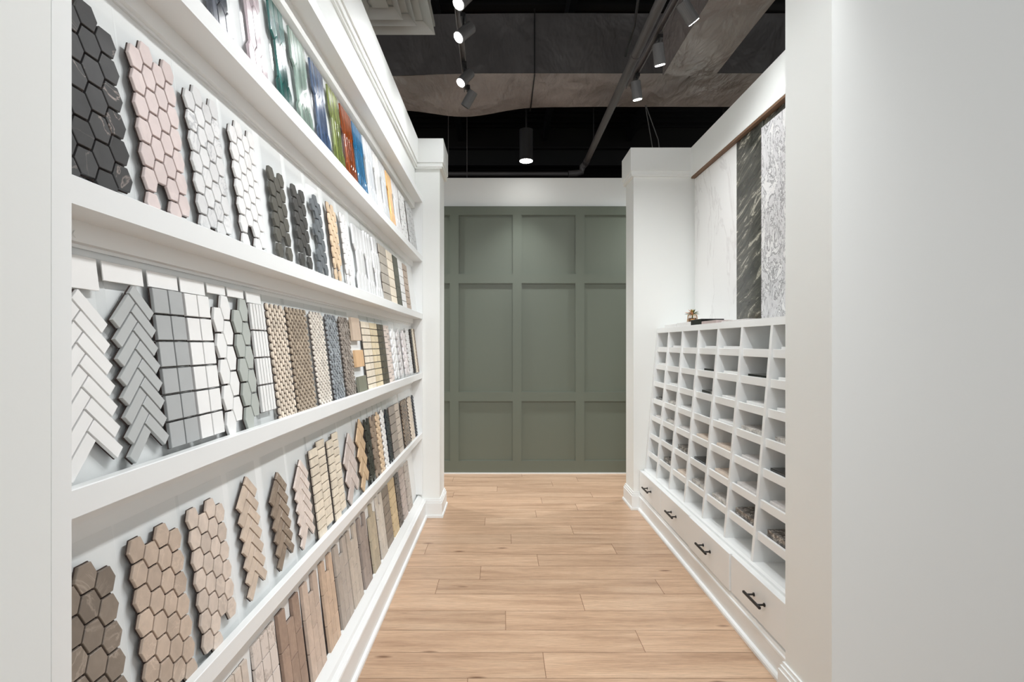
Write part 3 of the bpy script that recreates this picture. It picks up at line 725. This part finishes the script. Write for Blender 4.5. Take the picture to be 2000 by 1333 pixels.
LIP = [1.325, 1.186, 1.048, 0.911, 0.772, 0.627, 0.480]
tops = [1.437]+[z-0.040 for z in LIP]
flo = [z-0.036 for z in LIP]+[0.335]
cells = []
for c in range(7):
    ya, yb = DV[c+1]+tk/2, DV[c]-tk/(2 if c else 1)
    cells.append((ya, yb))
    for r, z in enumerate(LIP):
        xf = XF(z)+0.009
        m = MB(); m.box(xf, xf+0.013, ya+0.0005, yb-0.0005, z-0.040, z, 0.0012); crel(m.obj('shelf_lip', WHITE, cab))
        m = MB(); m.box(xf+0.013, 1.50, ya+0.0005, yb-0.0005, z-0.040, z-0.034); crel(m.obj('shelf', WHITE, cab))
m = MB(); m.box(1.50, 1.512, CY0, CY1, 0.335, 1.462); crel(m.obj('back_panel', WHITE, cab))
# drawers
DRY = [4.383, 3.797, 3.215, 2.632, 2.046]
for i in range(4):
    ya, yb = DRY[i+1]+0.004, DRY[i]-0.004; pull = 0.0 if i != 2 else 0.006
    d = bpy.data.objects.new('drawer', None); C.objects.link(d); d.parent = cab; d.location = Vector((1.118, ya, 0.138))-CO
    m = MB(); m.box(-pull, 0.0095, 0, yb-ya, 0, 0.182, 0.0015)
    dm = m.mesh('drawer', WHITE); bpy.data.objects.remove(d)
    d = link('drawer', dm, None, cab); d.location = Vector((1.118, ya, 0.138))-CO
    cy = (yb-ya)/2; h = MB()
    h.box(-0.040-pull, -0.029-pull, cy-0.078, cy+0.078, 0.093, 0.104, 0.002)
    for s2 in (-0.048, 0.048):
        h.tube([(-0.031-pull, cy+s2, 0.0985), (-0.004-pull, cy+s2, 0.0985)], 0.0042, 10)
        h.tube([(-0.004-pull, cy+s2, 0.0985), (-0.0002-pull, cy+s2, 0.0985)], 0.0085, 14)
    h.obj('handle', BLKMET, d, 'black bar handle')

# stone samples lying in the cubbies
sw = stone('white_slab', (238, 238, 236), 0.03, rough=0.3, mott=0.02)
sb = stone('black_slab', (26, 27, 27), 0.1, rough=0.12, mott=0.1)
sbm = stone('black_vein_slab', (40, 40, 38), 0.2, (215, 210, 200), 0.9, 0.15, 16, vwidth=0.03)
sgr = stone('speckled_granite', (200, 196, 190), 0.1, (70, 66, 62), 0.95, 0.3, 42, mott=0.4, vwidth=0.06)
sdg = stone('dark_granite', (92, 88, 84), 0.1, (214, 206, 196), 0.95, 0.25, 46, mott=0.5, vwidth=0.06)
slg = stone('light_grey_slab', (214, 210, 207), 0.05, rough=0.3)
sbe = stone('beige_slab', (222, 206, 190), 0.05, rough=0.3)
KIND = {'w': (sw, 'white', 0.016), 'b': (sb, 'glossy black', 0.016), 'm': (sbm, 'black and white veined', 0.020), 'g': (sgr, 'pale speckled granite', 0.024),
        'd': (sdg, 'dark speckled granite', 0.034), 'l': (slg, 'light grey', 0.016), 'e': (sbe, 'beige', 0.018)}
# strings: rows top to bottom for each column, far to near
COLS = ['.w.m l..'.replace(' ', ''), 'w.wgg bd'.replace(' ', ''), '...wl de'.replace(' ', ''), 'wbm.e bg'.replace(' ', ''), 'wwwwe eg'.replace(' ', ''), '.bwgl ld'.replace(' ', ''), 'wwwgb ld'.replace(' ', '')]
ordc = ['farthest column', 'second farthest column', 'third farthest column', 'middle column', 'third nearest column', 'second nearest column', 'nearest column']
ordr = ['top', 'second', 'third', 'fourth', 'fifth', 'sixth', 'seventh']
for c, colst in enumerate(COLS):
    ya, yb = cells[c]
    for r, ch in enumerate(colst[:7]):
        if ch == '.': continue
        mt, nm, th = KIND[ch]; z = LIP[r]-0.034; xf = XF(LIP[r])+0.0235
        rr = random.Random(c*10+r)
        y0 = ya+rr.uniform(0.012, 0.03); y1 = min(yb-0.012, y0+rr.uniform(0.20, 0.25))
        dep = 0.12
        m = MB(); hgt = 0.030+th
        n = 2 if th < 0.03 else 3
        for q in range(n):
            m.box(0.001*q, dep, 0.002*q, y1-y0-0.003*q, hgt*q/n, hgt*(q+1)/n-0.0006, 0.001, rr.random())
        o = m.obj('stone_sample', mt)
        tag(o, '%s sample, %s, %s row of cubbies' % (nm, ordc[c], ordr[r]), 'stone sample', 'stone samples in the cubbies')
        o.location = (xf, y0, z)

# ------------------------------------------------------------------ slabs behind the cabinet top
def slab_mat(kind):
    m, nt, b = newmat('slab_'+kind)
    if kind == 'white':
        v = coords(nt, (1, 1.5, 0.55), rot=(0.45, 0, 0)); n = noise_t(nt, v, 1.7, 8, 0.55, 1.1)
        c = ramp(nt, n.outputs[0], [(0.0, lin((240, 240, 238))), (0.485, lin((238, 238, 236))), (0.5, lin((224, 223, 221))), (0.515, lin((239, 239, 237))), (1, lin((242, 242, 240)))])
        b.inputs['Roughness'].default_value = 0.18
    elif kind == 'dark':
        v = coords(nt, rot=(-1.15, 0, 0)); mp = N(nt, 'ShaderNodeMapping'); mp.inputs['Scale'].default_value = (1, 7, 1.5); nt.links.new(v, mp.inputs[0])
        n = noise_t(nt, mp.outputs[0], 2.2, 12, 0.72, 0.9)
        c = ramp(nt, n.outputs[0], [(0.30, lin((34, 36, 34))), (0.52, lin((74, 74, 68))), (0.575, lin((96, 94, 86))), (0.60, lin((190, 186, 170))), (0.635, lin((92, 90, 82)))])
        b.inputs['Roughness'].default_value = 0.15
    else:
        n = noise_t(nt, coords(nt, (1, 2.2, 1.3)), 4.0, 9, 0.7, 2.6)
        c = ramp(nt, n.outputs[0], [(0.30, lin((232, 230, 228))), (0.44, lin((240, 240, 239))), (0.485, lin((150, 148, 150))), (0.50, lin((96, 94, 96))), (0.52, lin((228, 228, 228))), (0.66, lin((205, 203, 204))), (0.70, lin((240, 240, 240)))])
        b.inputs['Roughness'].default_value = 0.3; bump(nt, b, n.outputs[0], 0.3, 0.01)
    nt.links.new(c, b.inputs['Base Color']); return m
SW, SD, SG = slab_mat('white'), slab_mat('dark'), slab_mat('grey')
def slab(y0, y1, x0, x1, z1, mat, label):
    m = MB(); m.box(0, x1-x0, 0, y1-y0, 0, z1-1.4745, 0.002); o = m.obj('stone_slab', mat); o.location = (x0, y0, 1.4745)
    tag(o, label, 'stone slab', 'tall stone slabs standing on the cabinet')
slab(3.578, 4.356, 1.558, 1.578, 2.688, SW, 'tall white marble slab with faint veins next to the far pilaster')
slab(3.213, 3.572, 1.556, 1.576, 2.688, SD, 'tall dark green grey slab with pale diagonal streaks')
slab(2.860, 3.208, 1.545, 1.562, 2.640, SG, 'tall white and grey marbled slab nearest in view, beside the dark slab')
slab(2.300, 3.206, 1.564, 1.578, 2.688, SD, 'dark slab just showing above the white and grey marbled slab')

# things on top of the cabinet
TZ = 1.4745
def topbox(name, x0, x1, y0, y1, h, mat, label, cat):
    m = MB(); m.box(0, x1-x0, 0, y1-y0, 0, h, 0.0015); o = m.obj(name, mat); o.location = (x0, y0, TZ); tag(o, label, cat)
topbox('stone_tile', 1.275, 1.42, 3.93, 4.22, 0.022, sw, 'low white tile on the cabinet top, next to the far pilaster', 'tile')
topbox('stone_tile', 1.275, 1.42, 3.635, 3.925, 0.026, sw, 'low white tile under the potted succulent on the cabinet top', 'tile')
topbox('stone_tile', 1.272, 1.42, 3.44, 3.628, 0.036, sb, 'black tile on the cabinet top beside the succulent', 'tile')
topbox('stone_tile', 1.272, 1.42, 3.20, 3.432, 0.018, stone('rose_grey_tile', (188, 172, 168), 0.05), 'rose grey tile on the cabinet top beside the black tile', 'tile')
topbox('stone_tile', 1.30, 1.45, 2.86, 3.19, 0.010, slg, 'thin light grey tile on the cabinet top, nearest of the row', 'tile')
# succulent in a gold wire holder with glass
pz = TZ+0.026
pl = empty('potted_succulent', 'small succulent in a clear glass pot with gold wire frame', 'plant', (1.335, 3.775, pz))
m = MB(); n = 12
for k in range(n):
    a = 2*PI*k/n; m.tube([(0.036*math.cos(a), 0.036*math.sin(a), 0.003), (0.030*math.cos(a+0.1), 0.030*math.sin(a+0.1), 0.052)], 0.0013, 6)
for z, r in ((0.003, 0.037), (0.018, 0.0355), (0.052, 0.030)):
    m.tube([(r*math.cos(2*PI*k/24), r*math.sin(2*PI*k/24), z) for k in range(25)], 0.0017, 6, cap=False)
m.obj('wire_frame', GOLD, pl)
m = MB(); m.tube([(0, 0, 0.0005), (0, 0, 0.05)], [0.033, 0.027], 20); m.obj('glass_pot', CLEAR, pl)
m = MB(); m.tube([(0, 0, 0.001), (0, 0, 0.030)], [0.028, 0.026], 16); m.obj('soil', paint('dark_soil', (96, 72, 60), 0.9), pl)
def leaf_mat():
    m, nt, b = newmat('succulent_leaf'); at = N(nt, 'ShaderNodeAttribute', attribute_name='tint')
    c = ramp(nt, at.outputs['Fac'], [(0.0, lin((64, 84, 46))), (0.5, lin((140, 136, 66))), (1, lin((214, 138, 96)))])
    nt.links.new(c, b.inputs['Base Color']); b.inputs['Roughness'].default_value = 0.45; return m
m = MB(); rr = random.Random(4)
m.tube([(0, 0, 0.03), (0, 0, 0.06)], 0.005, 8)
for k in range(15):
    a = 2*PI*k/15*2.4+0.3; el = math.radians([8, 18, 32, 55, 75][min(4, k//3)]); ln = 0.062-0.006*(k//4)
    d = Vector((math.cos(a)*math.cos(el), math.sin(a)*math.cos(el), math.sin(el))); s_ = Vector((-math.sin(a), math.cos(a), 0)); up = s_.cross(d)*-1
    b0 = Vector((0, 0, 0.056)); w_ = 0.008; vs = []
    for t, ww in ((0, .4), (.35, 1), (.7, .85), (1, 0.05)):
        c0 = b0+d*ln*t+Vector((0, 0, -0.012*t*t+0.006*t)); vs += [c0+s_*w_*ww, c0+up*0.0028*ww, c0-s_*w_*ww, c0-up*0.0028*ww]
    fs = [(i*4+j, i*4+(j+1) % 4, i*4+4+(j+1) % 4, i*4+4+j) for i in range(3) for j in range(4)]+[(0, 3, 2, 1), (12, 13, 14, 15)]
    m.add(vs, fs, rr.choice((0.05, 0.2, 0.6, 0.95)))
m.obj('leaves', leaf_mat(), pl, smooth=False)

# ------------------------------------------------------------------ ceiling services
def duct(name, x0, x1, y0, y1, z0, z1, label, step=0.07, sag=None, mats=(DUCT,), wr=0.018):
    m = MB()
    def face(o, u, v, nu, nv, mi=0):
        o, u, v = Vector(o), Vector(u), Vector(v); nrm = u.cross(v).normalized(); vs = []
        for j in range(nv+1):
            for i in range(nu+1):
                p = o+u*(i/nu)+v*(j/nv)
                e = min(i, nu-i, 3)/3*min(j, nv-j, 2)/2
                k = noise.noise(p*2.3)*0.8+noise.noise(p*6.1)*0.35
                p = p+Vector((noise.noise(p*1.7+Vector((9, 0, 0)))*0.006, 0, 0))
                q = p+nrm*(k*wr*(0.25+0.75*e))
                if sag: q.z -= sag(p)
                vs.append(q)
        fs = [(j*(nu+1)+i, j*(nu+1)+i+1, (j+1)*(nu+1)+i+1, (j+1)*(nu+1)+i) for j in range(nv) for i in range(nu)]
        m.add(vs, fs, 0.5, mi)
    nx, ny, nz = max(2, int((x1-x0)/step)), max(2, int((y1-y0)/step)), max(2, int((z1-z0)/step))
    face((x0, y1, z0), (x1-x0, 0, 0), (0, y0-y1, 0), nx, ny)       # bottom
    face((x0, y0, z0), (x1-x0, 0, 0), (0, 0, z1-z0), nx, nz, min(1, len(mats)-1))   # front, in the darker wrap with shade in its colour
    face((x1, y1, z0), (x0-x1, 0, 0), (0, 0, z1-z0), nx, nz)       # back
    face((x0, y0, z1), (x1-x0, 0, 0), (0, y1-y0, 0), nx, ny)       # top
    face((x0, y1, z0), (0, y0-y1, 0), (0, 0, z1-z0), ny, nz)       # left
    face((x1, y0, z0), (0, y1-y0, 0), (0, 0, z1-z0), ny, nz)       # right
    o = m.obj(name, list(mats), smooth=True); tag(o, label, 'duct'); return o
def sagf(p):
    return 0.09*math.exp(-((p.x+0.35)/0.42)**2)*max(0, min(1, (p.y-4.47)/0.4))*(1 if p.z < 3.9 else 0) + 0.02*math.exp(-((p.x+1.0)/0.5)**2)
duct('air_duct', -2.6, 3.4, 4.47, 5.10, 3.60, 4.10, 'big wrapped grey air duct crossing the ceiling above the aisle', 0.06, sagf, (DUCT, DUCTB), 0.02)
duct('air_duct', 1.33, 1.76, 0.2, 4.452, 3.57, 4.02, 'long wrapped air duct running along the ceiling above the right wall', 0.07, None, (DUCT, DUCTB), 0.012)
# seam straps on the big duct
m = MB(); m.box(0.262, 0.272, 4.435, 4.446, 3.585, 4.12); m.box(0.262, 0.272, 4.435, 5.13, 3.569, 3.576)
o = m.obj('duct_strap', BLKMET); tag(o, 'thin black strap around the big air duct', 'strap')
# dark beams beyond
for y, z, hh, lab in ((6.3, 4.2, 0.35, 'black steel beam behind the big duct, nearer one'), (7.3, 3.75, 0.25, 'black steel beam close to the dark far wall')):
    m = MB(); m.box(-4.6, 5.2, y, y+0.02, z, z+hh); m.box(-4.6, 5.2, y-0.08, y+0.10, z, z+0.02); m.box(-4.6, 5.2, y-0.08, y+0.10, z+hh-0.02, z+hh)
    o = m.obj('ceiling_beam', BLACKC); tag(o, lab, 'beam')
for k in range(4):
    m = MB(); x = -1.9+1.25*k; m.box(x, x+0.06, 0.0, 8.0, 4.36, 4.56); o = m.obj('ceiling_joist', BLACKC)
    tag(o, 'black joist under the ceiling deck, %s from the left' % ('first', 'second', 'third', 'fourth')[k], 'joist', 'black ceiling joists')
# sprinkler pipe
m = MB(); m.tube([(0.90, 0.3, 3.30), (0.90, 5.72, 3.30)], 0.031, 20); 
m.tube([(0.90, 5.70, 3.30), (0.90, 5.80, 3.30), (0.87, 5.84, 3.27), (0.86, 5.85, 3.22), (0.80, 5.85, 3.205), (0.72, 5.85, 3.20)], 0.034, 16)
m.tube([(0.90, 3.62, 3.30), (0.90, 3.66, 3.30)], 0.035, 20)
o = m.obj('sprinkler_pipe', PIPE, smooth=False); tag(o, 'grey round sprinkler pipe running along the aisle under the ceiling', 'pipe')
m = MB(); m.tube([(0.715, 5.85, 3.20), (-0.62, 5.85, 3.20)], 0.022, 14)
o = m.obj('cross_pipe', PIPE); tag(o, 'thin dark pipe running across just above the green wall', 'pipe')
m = MB(); m.tube([(0.90, 3.05, 3.33), (0.885, 3.05, 3.8), (0.885, 3.05, 4.6)], 0.008, 8); m.tube([(0.90, 5.30, 3.33), (0.90, 5.30, 4.56)], 0.006, 8)
o = m.obj('pipe_hanger', BLKMET); tag(o, 'thin rods that hang the grey sprinkler pipe', 'hanger')
m = MB(); m.tube([(0.80, 3.15, 4.5), (0.83, 3.12, 4.0), (0.85, 3.2, 3.7), (0.86, 3.5, 3.42), (0.86, 3.75, 3.36)], 0.009, 8)
o = m.obj('flexible_conduit', BLKMET, smooth=True); tag(o, 'thin black flexible conduit curving down beside the sprinkler pipe', 'cable')
for k, pts in enumerate([[(1.33, 5.0, 3.57), (1.41, 5.0, 3.1), (1.45, 5.0, 2.8)], [(1.335, 5.0, 3.57), (1.45, 5.0, 3.25), (1.51, 5.0, 2.8)]]):
    m = MB(); m.tube(pts, 0.0045, 6); o = m.obj('hanging_wire', GREYMET); tag(o, ('straight' if k == 0 else 'curved')+' thin wire hanging below the duct beside the right far pilaster', 'wire')
# suspension wires in the dark
for k, (x, z0) in enumerate(((-0.52, 3.25), (-0.34, 3.1))):
    m = MB(); m.tube([(x*1.1, 5.7, 4.6), (x*1.1, 5.7, z0)], 0.004, 6); o = m.obj('suspension_rod', PIPE); tag(o, 'thin dark suspension rod above the green wall, %s' % ('left one' if k == 0 else 'right one'), 'rod')
# square ceiling diffuser, upper left
df = empty('ceiling_diffuser', 'square grey white ceiling air diffuser at upper left', 'air vent', (-0.75, 3.26, 3.40))
m = MB(); m.box(-0.305, 0.305, -0.305, 0.305, 0.055, 0.075); m.obj('backing', DIFF, df)
for k, (o_, i_, z) in enumerate(((0.305, 0.235, 0.0), (0.20, 0.155, -0.004), (0.125, 0.075, -0.008))):
    m = MB(); zz = 0.05
    for (sx, sy) in ((1, 0), (0, 1), (-1, 0), (0, -1)):
        # sloping vane from inner-high to outer-low
        if sx: vs = [(sx*o_, -o_, z), (sx*o_, o_, z), (sx*i_, i_, z+zz), (sx*i_, -i_, z+zz)]
        else: vs = [(-o_, sy*o_, z), (o_, sy*o_, z), (i_, sy*i_, z+zz), (-i_, sy*i_, z+zz)]
        vs2 = [(a, b2, c2+0.004) for a, b2, c2 in vs]
        m.add(vs+vs2, [(0, 1, 2, 3), (7, 6, 5, 4), (0, 4, 5, 1), (1, 5, 6, 2), (2, 6, 7, 3), (3, 7, 4, 0)])
    m.obj('louvre', DIFF, df)
m = MB(); m.box(-0.05, 0.05, -0.05, 0.05, 0.02, 0.03); m.obj('centre_plate', DIFF, df)
m = MB(); m.box(-0.28, 0.28, -0.28, 0.28, 0.075, 0.35); m.obj('duct_box', DUCTB, df)
# light tracks
def track(x0, x1, y0, y1, z, label):
    m = MB(); L_ = y1-y0
    def seg(dx, w_, h0, h1):
        vs = [(x0+dx-w_, y0, z+h0), (x0+dx+w_, y0, z+h0), (x1+dx+w_, y1, z+h0), (x1+dx-w_, y1, z+h0), (x0+dx-w_, y0, z+h1), (x0+dx+w_, y0, z+h1), (x1+dx+w_, y1, z+h1), (x1+dx-w_, y1, z+h1)]
        m.add(vs, [(3, 2, 1, 0), (4, 5, 6, 7), (0, 1, 5, 4), (1, 2, 6, 5), (2, 3, 7, 6), (3, 0, 4, 7)])
    seg(-0.0155, 0.0028, 0, 0.022); seg(0.0155, 0.0028, 0, 0.022); seg(0, 0.018, 0.018, 0.026)
    o = m.obj('light_track', PIPE); tag(o, label, 'light track')
    for yy in (y0+0.4, y0+1.7):
        t = (yy-y0)/L_; xx = x0+(x1-x0)*t
        q = MB(); q.tube([(xx, yy, z+0.026), (xx, yy, 4.57)], 0.004, 6); r_ = q.obj('hanger_rod', BLKMET, o)
track(-0.20, -0.262, 0.3, 3.95, 3.20, 'left ceiling light track with lamps aimed at the mosaic rack')
track(0.985, 0.915, 0.3, 3.90, 3.20, 'right ceiling light track beside the grey sprinkler pipe')
def head(loc, aim, label, lit=True, lens_in=0.004):
    p = Vector(loc); d = (Vector(aim)-p).normalized()
    r = empty('track_spotlight', label, 'spotlight', p, 'cylinder spotlights on the two tracks')
    m = MB(); m.tube([-d*0.072, d*0.045], 0.034, 24); m.tube([d*0.045, d*0.0455], [0.034, 0.030], 24)
    m.obj('housing', GREYMET, r)
    m = MB(); top = Vector((0, 0, 3.20-p.z))
    m.box(-0.014, 0.014, -0.035, 0.035, top.z-0.022, top.z-0.001); m.tube([(0, 0, top.z-0.02), (0, 0, 0.04), tuple(-d*0.01+Vector((0, 0, 0.012)))], 0.0065, 10)
    m.obj('mount', BLKMET, r)
    m = MB(); m.tube([d*0.046, d*0.0475], 0.029, 20); m.obj('lens', LENS if lit else BLKMET, r, 'glowing white lens' if lit else None)
LBL = ['glowing cylinder spotlight on the left track at the top edge of the photo', 'glowing cylinder spotlight on the left track, below the topmost glowing one',
       'glowing cylinder spotlight on the left track, smaller and farther, lowest lit one', 'cylinder spotlight at the far end of the left track, no lens showing']
LBR = ['large cylinder spotlight on the right track at the top of the photo', 'middle cylinder spotlight on the right track with a bright rim', 'smallest cylinder spotlight at the far end of the right track']
NAMES_N = ['spotlight over the viewer on the right track, nearest the camera', 'spotlight over the viewer on the right track, second from the camera', 'spotlight on the right track just above the photo', 'spotlight on the left track just above the photo', 'spotlight over the viewer on the left track, nearest the camera']
AIM_L = [(-0.5, 2.45, 2.6), (-0.62, 2.75, 2.6), (-0.62, 3.25, 2.55), (-0.60, 4.02, 2.55)]
for (l, a), a2, lb, lit in zip(HEADS_L, AIM_L, LBL, (1, 1, 1, 0)): head(l, a2, lb, bool(lit))
AIM_R = [(0.55, 0.25, -0.62), (0.16, 0.22, -0.75), (0.13, 0.14, -0.75)]
for (l, a), a2, lb in zip(HEADS_R, AIM_R, LBR): head(l, Vector(l)+Vector(a2), lb, True)
for (l, a), lb in zip(HEADS_N, NAMES_N): head(l, a, lb, True)
for k, (l, a) in enumerate(HEADS_FILL):
    head(l, a, 'added fill spotlight over the aisle centre aimed down the floor, %s' % ('farther one' if k == 0 else 'nearer one'), True)
# pendant cylinder downlight by the green wall
def downl(loc, label):
    pd = empty('cylinder_downlight', label, 'ceiling lamp', loc)
    m = MB(); m.tube([(0, 0, 0), (0, 0, 0.30)], 0.068, 28); m.tube([(0, 0, 0.30), (0, 0, 4.56-loc[2])], 0.008, 8); m.obj('body', BLKMET, pd)
    m = MB(); m.tube([(0, 0, -0.003), (0, 0, -0.0005)], 0.062, 28); m.obj('lens', LENS, pd, 'glowing white disc lens')
downl((0.232, 5.23, 3.13), 'black hanging cylinder downlight with glowing white disc before the green wall')
for l, nm in zip(DOWN_FILL, ('left of the aisle, hidden by the rack', 'right of the aisle, hidden by the right wall', 'farthest left', 'farthest right')):
    downl((l[0], l[1], l[2]+0.02), 'added black cylinder fill downlight over the cross aisle, %s' % nm)
